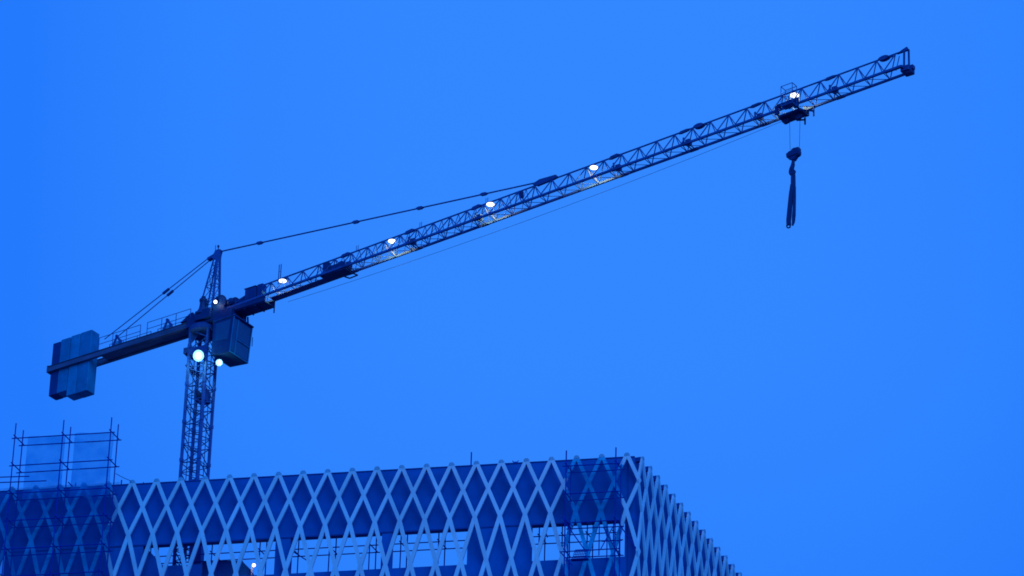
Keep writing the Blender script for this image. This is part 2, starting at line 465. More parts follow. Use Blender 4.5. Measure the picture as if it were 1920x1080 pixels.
hang('tarpaulin', 53, 819, 113, 935, 0.28, M['tarp'], 'translucent blue sheet hanging behind the first bay of the roof scaffold', 'tarpaulin', group='sheets hung on the roof scaffold', amp=0.05, freq=3)
hang('tarpaulin', 141, 814, 204, 930, 0.28, M['tarp'], 'translucent blue sheet with dark folds hanging in the second bay of the roof scaffold', 'tarpaulin', group='sheets hung on the roof scaffold', amp=0.12, freq=2.2, pinch=0.1)
hang('debris_net', -80, 921, 207, 1130, 0.95, M['net'], 'dark blue debris netting veiling the lattice below the roof scaffold at the left', 'netting', nx=60, nz=30, amp=0.05, freq=9)
hang('debris_net', 1061, 866, 1166, 975, 0.85, M['net_thin'], 'dark blue debris netting on the scaffold by the right corner, above the opening', 'netting', nx=24, nz=24, amp=0.05, freq=5)

# things seen inside the openings --------------------------------------
off = -3.6
P8 = [fr(x, y, off) for x, y in ((377, 1054), (455, 1053), (472, 1070), (474, 1120), (377, 1120))]
hp = [FP(s, off, max(z, DECK)) for s, z in P8]
base = hp[4].copy()
hut = thing('site_hut', 'dark hut with a chamfered roof corner behind the left opening', 'hut', base)
mb = MB(); mb.prism(hp, -N1 * 2.2); mb.build('body', M['wall_low'], hut, base)
mb = MB(); mb.prism([hp[0] + N1 * 0.05, hp[1] + N1 * 0.05, hp[1] + N1 * 0.05 + ZU * 0.05, hp[0] + N1 * 0.05 + ZU * 0.05], -N1 * 2.3); mb.build('roof_edge', M['soffit'], hut, base)

off = -2.9
s, z = fr(476, 1060, off)
base = FP(s - 0.12, off, DECK)
wl = thing('work_lamp', 'small lit work lamp on a post inside the left opening', 'lamp', base)
mb = MB(); mb.tube(base, FP(s - 0.12, off, z + 0.1), 0.05, 8); mb.tube(FP(s - 0.14, off, z + 0.1), FP(s + 0.05, off + 0.05, z + 0.12), 0.03)
mb.build('post', M['concrete'], wl, base)
mb = MB(); mb.lathe(FP(s, off, z), (N1 + E1 * 0.2 - ZU * 0.25), [(0.06, -0.14), (0.1, -0.1), (0.14, 0.0), (0.14, 0.02)], 14); mb.build('lamp_housing', M['machine'], wl, base)
mb = MB(); mb.lathe(FP(s, off, z) + (N1 + E1 * 0.2 - ZU * 0.25).normalized() * 0.024, (N1 + E1 * 0.2 - ZU * 0.25), [(0.12, 0.0), (0.115, 0.03), (0.06, 0.05)], 14); mb.build('lens', M['lens'], wl, base)
pl = bpy.data.lights.new('work_light', 'POINT'); pl.energy = 12; pl.color = (1, 0.8, 0.45); pl.shadow_soft_size = 0.1
po = bpy.data.objects.new('work_light', pl); COL.objects.link(po); po.parent = wl; po.location = FP(s + 0.02, off + 0.35, z - 0.15) - base

off = 0.75
(s0, z0), (s1, z1) = fr(1075, 1031, off), fr(1100, 1046, off)
mb = MB()
for i in range(9):
    t = s0 + (s1 - s0) * i / 8; mb.bar(FP(t + 0.12, off, z0), FP(t - 0.05, off, z1), 0.03, 0.03)
for k in range(5):
    zz = z0 + (z1 - z0) * k / 4; mb.bar(FP(s0 + 0.12 - .04 * k, off - 0.03, zz), FP(s1 + 0.12 - .04 * k, off - 0.03, zz), 0.035, 0.03)
mb.box(s0 - 0.15, s1 + 0.1, off - 0.25, off + 0.1, z1 - 0.09, z1 - 0.04, 0, 0, FP)
tag(mb.build('steel_grating', M['tube']), 'slatted steel grating leaning on the scaffold in the right-hand opening', 'grating')

# ------------------------------------------------------------------ tower crane
HB = C.z + DECK - O.z                    # mast foot in crane height
cr = thing('tower_crane', 'lit tower crane with a long lattice jib rising over the building', 'crane', O + ZU * HB, -BETA)
SH = V((0, 0, HB))


def cpart(mb, name, mats, parent=None, label=None):
    return mb.build(name, mats, parent or cr, SH, label)


# mast
G = RAD(35.1 - 25.0); cg, sg = math.cos(G), math.sin(G)
MX = -0.15


def MP(x, y, h): return V((MX + x * cg - y * sg, x * sg + y * cg, h))


HS = 0.665
top = -1.05
mb = MB()
for x in (-HS, HS):
    for y in (-HS, HS):
        mb.bar(MP(x, y, HB), MP(x, y, top), 0.165, 0.165, up=MP(1, 0, 0) - MP(0, 0, 0))
        h = top - 1.2
        while h > HB:
            mb.bar(MP(x, y, h - 0.12), MP(x, y, h + 0.12), 0.22, 0.22, up=MP(1, 0, 0) - MP(0, 0, 0)); h -= 2.84
mast = cpart(mb, 'mast', M['crane'])
mb = MB()
h = top; k = 0; PH = 1.42
cs = [(-HS, -HS), (HS, -HS), (HS, HS), (-HS, HS)]
while h > HB:
    for i in range(4):
        a, b = cs[i], cs[(i + 1) % 4]
        mid = ((a[0] + b[0]) / 2, (a[1] + b[1]) / 2)
        mb.tube(MP(*a, h), MP(*b, h), 0.032)
        if (k + i) % 2: a, b = b, a
        mb.tube(MP(*a, h), MP(*b, h - PH / 2), 0.036); mb.tube(MP(*b, h - PH / 2), MP(*a, h - PH), 0.036)
    h -= PH; k += 1
cpart(mb, 'bracing', M['crane'], mast)
mb = MB()
for x in (-0.32, 0.05): mb.tube(MP(x, 0.25, HB), MP(x, 0.25, top), 0.03)
h = top
while h > HB:
    mb.tube(MP(-0.32, 0.25, h), MP(0.05, 0.25, h), 0.016); h -= 0.3
for x, y in ((-0.5, -0.2), (0.42, 0.45), (0.3, -0.3)): mb.tube(MP(x, y, HB), MP(x, y, top), 0.028)
cpart(mb, 'ladder', M['crane_dark'], mast)
for hh in (K(378, 742)[2], K(378, 742)[2] - 7.1):
    mb = MB(); mb.box(-0.15, HS - 0.12, -HS + 0.14, HS - 0.14, hh - 0.45, hh - 0.38, 0, 0, MP); mb.box(-0.15, -0.1, -HS + .15, HS - .15, hh - .38, hh + .45, 0, 0, MP)
    mb.box(-0.1, HS - 0.12, HS - 0.2, HS - 0.15, hh - 0.38, hh + 0.42, 0, 0, MP); mb.box(HS - .17, HS - .12, -HS + .15, HS - .2, hh - .38, hh + .4, 0, 0, MP)
    cpart(mb, 'rest_platform', M['crane_dark'], mast)
# climbing brackets on the mast's left side
mb = MB()
mb.box(-HS - 0.42, -HS - 0.02, -HS - 0.1, HS * 0.4, -2.75, -2.35, 0, 0.03, MP)
mb.prism([MP(-HS - 0.32, -HS + 0.1, -3.55), MP(-HS - 0.02, -HS + 0.1, -3.55), MP(-HS - 0.02, -HS + 0.1, -4.1)], MP(0, 0.9, 0) - MP(0, 0, 0))
mb.box(-HS - 0.05, HS + 0.1, -HS - 0.14, -HS - 0.11, -3.0, -2.45, 0, 0, MP)
cpart(mb, 'bracket', M['crane_dark'], mast)

# slewing part
mb = MB()
mb.lathe((MX, 0, -1.2), (0, 0, 1), [(0.95, 0), (1.08, 0.06), (1.08, 0.32), (0.98, 0.36), (0.98, 0.5)], 24)
for i in range(20):
    t = 2 * math.pi * i / 20; mb.tube((MX + 1.02 * math.cos(t), 1.02 * math.sin(t), -1.24), (MX + 1.02 * math.cos(t), 1.02 * math.sin(t), -1.12), 0.04)
for x in (-HS, HS):
    for y in (-HS, HS): mb.prism([MP(x, y, -1.2), MP(x * 0.35, y * 0.35, -1.2), MP(x, y, -2.1)], MP(0, 0.06, 0) - MP(0, 0, 0))
cpart(mb, 'slewing_ring', M['crane_dark'])
mb = MB()
mb.box(-1.22, 2.1, -0.72, 0.72, -0.7, 0.02, 0, 0.08)
mb.box(1.2, 2.75, -0.85, 0.85, -1.12, -0.25, 0, 0.06)
mb.prism([(-1.9, -0.5, 0.02), (-0.55, -0.5, 0.02), (-0.9, -0.5, 0.55), (-1.15, -0.5, 0.5)], (0, 1.0, 0))
mb.box(-0.3, 1.0, -0.95, -0.74, -0.5, 0.2, 0, 0.02); mb.box(0.4, 1.7, 0.74, 1.0, -0.6, 0.1, 0, 0.02)
cpart(mb, 'slewing_frame', M['machine'])
# slew motor post beside the tower head
mb = MB()
p0 = K(379, 590, -0.62); x0 = p0[0]
mb.lathe((x0, -0.62, 0.0), (0.02, 0, 1), [(0.46, 0), (0.36, 0.25), (0.24, 0.5), (0.22, 0.95), (0.27, 1.0), (0.27, 1.18), (0.17, 1.2), (0.15, 1.38), (0.05, 1.42)], 10)
mb.box(x0 + 0.15, x0 + 0.36, -0.7, -0.5, 0.75, 1.05); mb.tube((x0 + .3, -.62, .7), (x0 + .5, -.5, 0), 0.04)
cpart(mb, 'slewing_motor', M['machine'])
# guard plates and hoist winch on the jib root
mb = MB()
mb.lathe((1.45, -0.55, 0.55), (0, 1, 0), [(0.2, -.05), (0.6, -0.04), (0.6, 0.03), (0.46, 0.04), (0.46, 1.02), (0.6, 1.03), (0.6, 1.1), (0.2, 1.12)], 22)
mb.box(1.9, 2.75, -0.42, 0.35, 0.1, 0.72, 0, 0.06); mb.box(1.0, 2.9, -0.5, 0.5, -0.05, 0.1, 0, 0.04)
mb.lathe((2.4, -0.6, 0.4), (0, 1, 0), [(0.12, -.1), (0.26, 0), (0.26, 0.3)], 12)
mb.box(2.75, 3.6, -0.3, 0.45, 0.05, 0.55, 0, 0.04)
cpart(mb, 'hoist_winch', M['machine'])

# cab under the jib root
CA0, CA1, CB0, CB1, CH0, CH1 = 1.45, 2.95, -1.02, 1.02, -3.78, -1.12
mb = MB()
vs = [(CA0, CB0, CH0 + 0.15), (CA1, CB0, CH0), (CA1, CB1, CH0), (CA0, CB1, CH0 + 0.15), (CA0, CB0, CH1), (CA1 + 0.2, CB0, CH1), (CA1 + 0.2, CB1, CH1), (CA0, CB1, CH1)]
mb.hexa(vs)
cab = cpart(mb, 'cab', M['machine'])
mb = MB()
mb.box(CA0 - 0.05, CA1 + 0.32, CB0 - 0.06, CB1 + 0.06, CH1 + 0.003, CH1 + 0.09, 0, 0.05)
cpart(mb, 'cab_roof', M['cw_dark'], cab)


def cf(v, w_, push=0.0):      # point on the cab's front face, v across 0..1, w up 0..1
    a = CA1 + 0.2 * w_; return V((a + push, CB0 + (CB1 - CB0) * v, CH0 + (CH1 - CH0) * w_))


mb = MB()
for (v0, v1, w0, w1) in ((0.30, 0.93, 0.47, 0.95), (0.30, 0.93, 0.06, 0.40), (0.07, 0.23, 0.08, 0.95)):
    q = [cf(v0, w0, 0.004), cf(v1, w0, 0.004), cf(v1, w1, 0.004), cf(v0, w1, 0.004)]; mb.prism(q, (0.012, 0, 0))
cpart(mb, 'front_window', M['glass'], cab)
mb = MB()
for a, b in (((0.02, 0.0), (0.02, 1.0)), ((0.98, 0.0), (0.98, 1.0)), ((0.0, 0.02), (1.0, 0.02)), ((0.26, 0.03), (0.26, 0.97)), ((0.28, 0.435), (0.96, 0.435))):
    mb.bar(cf(*a, 0.03), cf(*b, 0.03), 0.06, 0.06)
mb.tube(cf(1.05, 0.75, 0.05), cf(1.05, 0.5, 0.1), 0.03)
cpart(mb, 'cab_frame', M['cw_a'], cab)
mb = MB()
mb.prism([(CA0 + 0.25, CB0 - 0.004, CH0 + 1.15), (CA1 - 0.15, CB0 - 0.004, CH0 + 1.0), (CA1, CB0 - 0.004, CH1 - 0.2), (CA0 + 0.25, CB0 - 0.004, CH1 - 0.2)], (0, -0.012, 0))
cpart(mb, 'side_window', M['glass'], cab)
mb = MB()
for a_, b_ in ((3.0, 0.75), (2.4, 0.75), (3.0, 0.3)): mb.bar((a_, b_, CH1 + 0.09), (a_ - 0.08, b_, -0.35), 0.09, 0.09)
mb.tube((3.0, .75, -.7), (2.4, .75, -.95), .03)
cpart(mb, 'cab_hanger', M['crane_dark'], cab)

# tower head
mb = MB()
TOPH = 5.0; TX = 0.52
ft = [(0.72, -0.42, 0.0), (0.72, 0.42, 0.0)]; rt = [(-0.55, -0.42, 0.0), (-0.55, 0.42, 0.0)]
tp = {(-1, 1): (TX + 0.14, -0.12, TOPH - 0.25), (1, 1): (TX + 0.14, 0.12, TOPH - 0.25), (-1, 0): (TX - 0.14, -0.12, TOPH - 0.35), (1, 0): (TX - 0.14, 0.12, TOPH - 0.35)}
legs = [(ft[0], tp[(-1, 1)]), (ft[1], tp[(1, 1)]), (rt[0], tp[(-1, 0)]), (rt[1], tp[(1, 0)])]
for i, (p, q) in enumerate(legs): mb.bar(p, q, 0.12 if i < 2 else 0.08, 0.12 if i < 2 else 0.08)
L = lambda i, t: V(legs[i][0]).lerp(V(legs[i][1]), t)
ts = [0.0, 0.28, 0.52, 0.72, 0.88]
for k, t in enumerate(ts):
    for i, j in ((0, 1), (2, 3), (0, 2), (1, 3)):
        if k: mb.tube(L(i, t), L(j, t), 0.026)
        if k < len(ts) - 1:
            i2, j2 = (i, j) if k % 2 else (j, i)
            mb.tube(L(i2, t), L(j2, ts[k + 1]), 0.024)
mb.prism([(TX - 0.42, -0.17, TOPH - 0.34), (TX + 0.2, -0.17, TOPH - 0.75), (TX + 0.26, -0.17, TOPH - 0.2), (TX + 0.34, -0.17, TOPH + 0.08), (TX, -0.17, TOPH + 0.1)], (0, 0.34, 0))
for i in range(14): mb.tube((0.9 - 0.02 * i, -.16, 0.4 + i * 0.3), (0.9 - 0.02 * i, .16, 0.4 + i * 0.3), 0.018)
head = cpart(mb, 'tower_head', M['crane'])
mb = MB(); mb.lathe((TX, -0.1, TOPH - 0.05), (0, 1, 0), [(0.1, 0), (0.24, 0.02), (0.2, 0.1), (0.24, 0.18), (0.1, 0.2)], 16); cpart(mb, 'sheave', M['machine'], head)
mb = MB(); mb.tube((TX - 0.2, 0, TOPH + 0.05), (TX - 0.2, 0, TOPH + 0.62), 0.022); mb.tube((TX + 0.06, 0, TOPH + 0.05), (TX + 0.04, 0, TOPH + 0.42), 0.035)
mb.lathe((TX + 0.04, 0, TOPH + 0.36), (0, 0, 1), [(0.04, 0), (0.075, 0.04), (0.075, 0.14), (0.03, 0.2)], 10)
cpart(mb, 'beacon', M['machine'], head)


# jib
def lin(a, a0, h0, a1, h1): return h0 + (h1 - h0) * (a - a0) / (a1 - a0)


def hb(a): return lin(a, 6.85, 0.18, 53.63, 2.0) - 0.10 * math.sin(math.pi * max(0, min(1, (a - 27) / 26)))*0
def ht(a): return lin(a, 6.78, 1.32, 53.67, 3.35)


BW = 0.46; JA, JE = 1.3, 53.88; PN = 1.33; N0 = 29.32
mb = MB()
for b in (-BW, BW): mb.bar((JA, b, hb(JA)), (JE, b, hb(JE)), 0.125, 0.135)
mb.tube((4.4, 0, ht(4.4)), (JE, 0, ht(JE)), 0.055, 8); mb.tube((1.9, 0, 0.45), (4.4, 0, ht(4.4)), 0.05, 8)
for b in (-BW, BW): mb.tube((2.0, b, hb(2)), (4.4, 0, ht(4.4)), 0.05)
jib = cpart(mb, 'jib', M['crane'])
mb = MB()
nodes = [N0 + PN * k for k in range(-19, 19)]
nodes = [a for a in nodes if 3.9 < a < JE + 0.1]
for a in nodes:
    for b in (-BW, BW):
        r = 0.039 if b < 0 else 0.034
        mb.tube((a, 0, ht(a)), (a - PN / 2, b, hb(a - PN / 2)), r)
        if a + PN / 2 < JE: mb.tube((a, 0, ht(a)), (a + PN / 2, b, hb(a + PN / 2)), r)
    c = a - PN / 2
    mb.tube((c, -BW, hb(c)), (c, BW, hb(c)), 0.026)
    if a + PN / 2 < JE: mb.tube((c, -BW, hb(c)), (c + PN, BW, hb(c + PN)), 0.022)
    if 9.0 < a < 26.5:                       # heavier inner sections carry extra posts
        for b in (-BW, BW):
            mb.tube((a + PN / 2, 0, ht(a + PN / 2)), (a + PN / 2, b, hb(a + PN / 2)), 0.024)
            mb.tube((a, b, hb(a)), (a + PN / 4, b / 2, (hb(a + PN / 4) + ht(a + PN / 4)) / 2), 0.02)
cpart(mb, 'jib_lacing', M['crane'], jib)
# section joints
for x, big in ((648, 1), (768, 1), (893, 1), (1152, 1), (1283, 0), (1417, 0), (1557, 0)):
    y = 518 - (x - 540) * (518 - 97) / 1150.
    a = K(x, y)[0]
    mb = MB()
    mb.prism([(a - 0.42, -0.07, ht(a - .42) - 0.06), (a - 0.2, -0.07, ht(a) - 0.12), (a + 0.3, -0.07, ht(a) - 0.06), (a + 0.45, -0.07, ht(a + .45) + 0.02), (a + 0.2, -0.07, ht(a) + (0.15 if big else 0.08)), (a - 0.25, -0.07, ht(a) + (0.09 if big else 0.05))], (0, 0.14, 0))
    cpart(mb, 'joint_plate', M['crane_dark'], jib)
    a2 = a + 0.45
    mb = MB()
    for d in (-0.08, 0.1): mb.bar((a2 + d, -BW, hb(a2) - .01), (a2 + d, BW, hb(a2) - .01), 0.06, 0.05)
    for b in (-BW, BW): mb.bar((a2 - 0.3, b, hb(a2 - .3)), (a2 + 0.3, b, hb(a2 + .3)), 0.155, 0.165)
    cpart(mb, 'joint_cross_beam', M['crane_dark'], jib)
    mb = MB(); a3 = a + 0.25
    mb.box(a3 - 0.15, a3 + 0.2, -0.1, 0.25, hb(a3) + 0.2, hb(a3) + 0.55, 0, 0.03); mb.bar((a3 - 0.3, 0, hb(a3) + 0.3), (a3 - 0.3, 0, hb(a3) + 0.8), 0.08, 0.1); mb.bar((a3 - .3, 0, hb(a3) + .35), (a3 + .2, 0, hb(a3) + .3), .05, .05)
    cpart(mb, 'cable_box', M['crane_dark'], jib)
for x in (1311, 1658):                       # lens-shaped sheave guards on the top chord
    y = 518 - (x - 540) * (518 - 97) / 1150. ; a = K(x, y)[0]
    mb = MB()
    pts = [(a + 0.38 * math.cos(t), 0, ht(a) - 0.03 + 0.15 * math.copysign(abs(math.sin(t)) ** 1.4, math.sin(t))) for t in [2 * math.pi * i / 14 for i in range(14)]]
    mb.prism([V(p) + V((0, -0.14, 0)) for p in pts], (0, 0.28, 0)); mb.bar((a + .3, 0, ht(a + .3) - .04), (a + .62, 0, ht(a + .62) - .12), .12, .06)
    cpart(mb, 'rope_guard', M['crane_dark'], jib)
for x in (978, ):
    a = K(x, 358)[0]; mb = MB(); mb.box(a - 0.12, a + 0.12, -0.12, 0.1, ht(a) - 0.5, ht(a) - 0.08, 0, 0.02); cpart(mb, 'junction_box', M['machine'], jib)
for x in (668, 787, 911):                     # pairs of short rods standing on the top chord
    a = K(x, 518 - (x - 540) * 421 / 1150.)[0]; mb = MB()
    for d in (0, 0.14): mb.tube((a + d, 0, ht(a)), (a + d, 0, ht(a) + 0.42), 0.02)
    cpart(mb, 'rail_post', M['crane'], jib)
# pendant anchor plate
a0 = K(1001, 346)[0]; a1 = K(1043, 336)[0]
mb = MB(); mb.prism([(a0 - 0.1, -0.09, ht(a0) + 0.16), (a0 + 0.3, -0.09, ht(a0) - 0.08), (a1 - 0.2, -0.09, ht(a1) - 0.05), (a1 + 0.2, -0.09, ht(a1) + 0.02), (a1, -0.09, ht(a1) + 0.22), (a0 + 0.5, -0.09, ht(a0) + 0.34)], (0, 0.18, 0))
cpart(mb, 'anchor_plate', M['crane_dark'], jib)
# walkway in the inner sections
mb = MB()
pw = [(5.4, hb(5.4)), (12.0, hb(12.0))]
mb.hexa([(5.4, -0.05, pw[0][1] - .1), (12, -0.05, pw[1][1] - .1), (12, BW + .05, pw[1][1] - .1), (5.4, BW + .05, pw[0][1] - .1), (5.4, -0.05, pw[0][1] - .04), (12, -0.05, pw[1][1] - .04), (12, BW + .05, pw[1][1] - .04), (5.4, BW + .05, pw[0][1] - .04)])
cpart(mb, 'walkway', M['crane_dark'], jib)
# root platform below the jib
mb = MB()
mb.box(2.5, 5.35, -0.5, 0.55, -0.42, -0.36); mb.box(2.5, 5.35, 0.5, 0.56, -0.36, 0.05); mb.box(2.5, 5.35, -.56, -.5, -.36, -.05)
for a in (2.6, 3.6, 4.5): mb.bar((a, -.5, -.46), (a, .55, -.46), .08, .08)
mb.bar((5.32, 0.55, -0.8), (5.32, 0.55, 0.3), 0.06, 0.06); mb.bar((2.9, .56, -.85), (2.9, .56, .1), .08, .08)
mb.box(2.9, 3.3, -0.2, 0.3, -0.36, 0.1, 0, .03); mb.lathe((4.3, -.3, -.1), (0, 1, 0), [(.1, 0), (.24, .03), (.24, .5), (.1, .53)], 14)
cpart(mb, 'root_platform', M['machine'], jib)
mb = MB()
mb.box(3.55, 4.45, -0.5, -0.05, 0.12, 1.02, 0, 0.03); mb.box(4.5, 4.98, -0.42, 0.05, 0.1, 1.12, 0, 0.03)
mb.box(3.5, 4.5, -0.54, -0.01, 1.02, 1.06); mb.box(3.62, 3.98, -0.515, -0.5, 0.2, 0.95); mb.box(4.03, 4.38, -0.515, -0.5, 0.2, 0.95)
cpart(mb, 'electrical_cabinet', M['cw_dark'])
mb = MB()
for d in (0, 0.16): mb.tube((5.98 + d, 0, ht(6) - 0.35), (5.98 + d, 0, ht(6) + 1.15), 0.032)
mb.tube((5.98, 0, ht(6) + .6), (6.14, 0, ht(6) + .6), .015)
cpart(mb, 'antenna_post', M['crane'], jib)
# trolley winch
ta = K(633, 500)[0]
mb = MB()
hh = hb(ta)
mb.lathe((ta + 0.55, -0.42, hh + 0.22), (0, 1, 0), [(0.12, 0), (0.36, 0.02), (0.36, 0.08), (0.27, 0.1), (0.27, 0.7), (0.36, 0.72), (0.36, 0.8), (0.12, 0.82)], 18)
mb.box(ta - 0.35, ta + 0.3, -0.36, 0.25, hh + 0.02, hh + 0.5, 0, 0.05); mb.box(ta - 1.05, ta - 0.6, -0.3, 0.1, hh + 0.05, hh + 0.95, 0, 0.04)
mb.lathe((ta - 0.1, 0.2, hh + 0.2), (0, 1, 0), [(0.2, 0), (0.2, 0.35), (0.1, 0.4)], 12)
mb.box(ta - 1.1, ta + 1.0, -0.45, 0.45, hh - 0.14, hh - 0.06)
mb.path([(ta + 1.0, .45, hh - .1), (ta + 1.05, .85, hh - .05), (ta + 0.4, .85, hh - .1), (ta + .3, .45, hh - .14)], 0.05)
cpart(mb, 'trolley_winch', M['machine'])
# jib tip
mb = MB()
e = JE
mb.bar((e, -BW, hb(e)), (e, BW, hb(e)), 0.14, 0.16); mb.bar((e, -0.1, hb(e)), (e, -0.02, ht(e) + 0.05), 0.09, 0.1); mb.bar((e + 0.28, 0.02, hb(e) + .05), (e + 0.28, 0.04, ht(e)), 0.09, 0.1)
mb.prism([(e - 0.5, -0.06, ht(e) - 0.08), (e + 0.34, -0.06, ht(e) - 0.06), (e + 0.2, -0.06, ht(e) + 0.2), (e - .1, -.06, ht(e) + .1)], (0, 0.14, 0))
mb.lathe((e + 0.2, -0.1, hb(e) - 0.05), (0, 1, 0), [(0.1, 0), (0.28, 0.02), (0.22, 0.1), (0.28, 0.18), (0.1, 0.2)], 14)
mb.box(e - 0.2, e + 0.4, -0.25, 0.55, hb(e) - 0.2, hb(e) + 0.12, 0, 0.05); mb.box(e + .35, e + .55, 0.0, .3, hb(e) - .05, hb(e) + .2)
mb.bar((e - .5, -.2, hb(e - .5)), (e - .3, -.1, ht(e) - .35), .05, .05); mb.bar((e - 1.2, -.3, hb(e - 1.2) + .05), (e, -.3, hb(e) + .05), .1, .12)
cpart(mb, 'jib_tip', M['crane_dark'], jib)

# pendants
apx = V((TX + 0.32, 0, TOPH - 0.02)); anc = V((a0 + 0.1, 0, ht(a0) + 0.22))
mb = MB()
for b in (-0.045, 0.045): mb.tube(apx + V((0, b, 0)), anc + V((0, b, 0)), 0.026)
pend = cpart(mb, 'front_pendant', M['crane'])
for x, y in ((487, 456), (667, 419), (787, 393), (907, 366)):
    a = K(x, y)[0]; t = (a - apx.x) / (anc.x - apx.x); p = apx.lerp(anc, t); d = (anc - apx).normalized()
    mb = MB(); u = d.cross(V((0, 1, 0)))
    mb.prism([p - d * 0.34 + V((0, -.07, 0)), p - d * 0.15 + u * 0.1 + V((0, -.07, 0)), p + d * 0.15 + u * 0.1 + V((0, -.07, 0)), p + d * 0.34 + V((0, -.07, 0)), p + d * 0.15 - u * 0.1 + V((0, -.07, 0)), p - d * 0.15 - u * 0.1 + V((0, -.07, 0))], (0, 0.14, 0))
    cpart(mb, 'pendant_link', M['crane_dark'], pend)
q0 = K(391, 487); q0 = V((q0[0], 0, q0[2]))
mb = MB(); mb.bar(V((TX - 0.1, 0, TOPH - 0.2)), q0, 0.3, 0.2); cpart(mb, 'link_plate', M['crane_dark'], head)
for b, (x, y), (lx, ly) in ((-0.5, (196, 636), (319, 541)), (0.5, (222, 630), (326, 541))):
    p1 = K(x, y, b)
    st = q0 + V((0, b * 0.25, 0))
    mb = MB(); mb.tube(st, p1, 0.036); rp = cpart(mb, 'rear_pendant', M['crane'])
    d = (p1 - st).normalized(); t = 0.40 if b < 0 else 0.43; p = st.lerp(p1, t)
    mb = MB(); mb.bar(p - d * 0.28, p + d * 0.28, 0.14, 0.14); cpart(mb, 'pendant_link', M['crane_dark'], rp)

# counter jib
CE = K(92, 694, -0.5)[0]
g0, g1 = -0.21, -0.60
mb = MB()
mb.box(CE, -0.9, -0.58, -0.44, g1 + 0.02, g0); mb.box(CE, -0.9, 0.44, 0.58, g1 + 0.02, g0)
for b in (-0.51, 0.51):
    mb.box(CE, -0.9, b - 0.12, b + 0.12, g1 - 0.02, g1 + 0.02); mb.box(CE, -0.9, b - 0.12, b + 0.12, g0, g0 + 0.03)
mb.box(-8.9, -0.9, -0.44, 0.44, g1 + 0.06, g1 + 0.1)
for i in range(10): mb.box(-8.8 + i * 0.85, -8.7 + i * 0.85, -0.44, 0.44, g1 + 0.1, g0 - 0.05)
mb.box(CE - 0.12, CE, -0.62, 0.62, g1 - 0.05, g0 + 0.08)
cj = cpart(mb, 'counter_jib', M['girder'])
for b in (-0.56, 0.56):
    for (s0, s1) in ((-9.0, -5.35), (-4.75, -1.0)):
        mb = MB(); n = 4
        for i in range(n): a = s0 + (s1 - s0) * i / (n - 1); mb.tube((a, b, g0), (a, b, g0 + 1.02), 0.024)
        for h in (1.02, 0.52): mb.tube((s0, b, g0 + h), (s1, b, g0 + h), 0.022)
        cpart(mb, 'guardrail', M['crane'], cj)
for x, y in ((312, 603), (217, 634)):
    a = K(x, y + 10, 0.0)[0]
    mb = MB(); z0 = g0 + 0.32
    mb.bar((a - 0.42, 0.1, z0), (a - 0.02, 0.1, z0 + 0.85), 0.1, 0.12); mb.bar((a + 0.36, 0.1, z0), (a + 0.3, 0.1, z0 + 0.45), 0.16, 0.2); mb.bar((a + 0.32, 0.1, z0 + 0.4), (a - 0.05, 0.1, z0 + 0.85), 0.14, 0.14)
    mb.bar((a - .4, .1, z0 + .25), (a - .18, .1, z0 + .3), .08, .12); mb.lathe((a - .02, .0, z0 + .85), (0, 1, 0), [(.1, 0), (.1, .2)], 10)
    cpart(mb, 'tie_bracket', M['crane'], cj)
    mb = MB(); mb.prism([(a - 0.72, 0.5, z0 + 0.2), (a - 0.25, 0.5, z0 + 0.2), (a - 0.1, 0.5, z0 + 0.75), (a - 0.55, 0.5, z0 + 0.78)], (0, 0.02, 0))
    cpart(mb, 'mesh_panel', M['sign'], cj)
# counterweights: slabs hung between the girders
w0, w1_ = -0.43, 0.43


def slab(x0, x1, ytop, ybot, mt, wd=0.43):
    xt = K(x0, ytop, -wd); xb = K(x0 - 5, ybot, -wd); xe = K(x1, ytop, -wd)
    mb = MB(); a0_, a1_ = xt[0], xe[0]
    mb.box(a0_ + 0.01, a1_ - 0.01, -wd, wd, xb[2], xt[2], 0, 0.05)
    mb.tube((a0_ + .1, -wd - .1, g0 + .06), (a0_ + .1, wd + .1, g0 + .06), 0.05)
    cpart(mb, 'counterweight_slab', mt)


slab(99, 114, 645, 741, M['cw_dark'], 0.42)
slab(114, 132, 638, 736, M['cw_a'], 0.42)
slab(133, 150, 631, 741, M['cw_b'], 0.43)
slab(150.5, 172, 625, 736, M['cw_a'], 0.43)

# trolley
ta0, ta1 = K(1463, 215)[0] + 0.05, K(1507, 205)[0]
tm = (ta0 + ta1) / 2
mb = MB()
z = hb(tm)
sl_ = (hb(ta1) - hb(ta0)) / (ta1 - ta0)


def TP(a, b, h): return (a, b, h + sl_ * (a - tm))


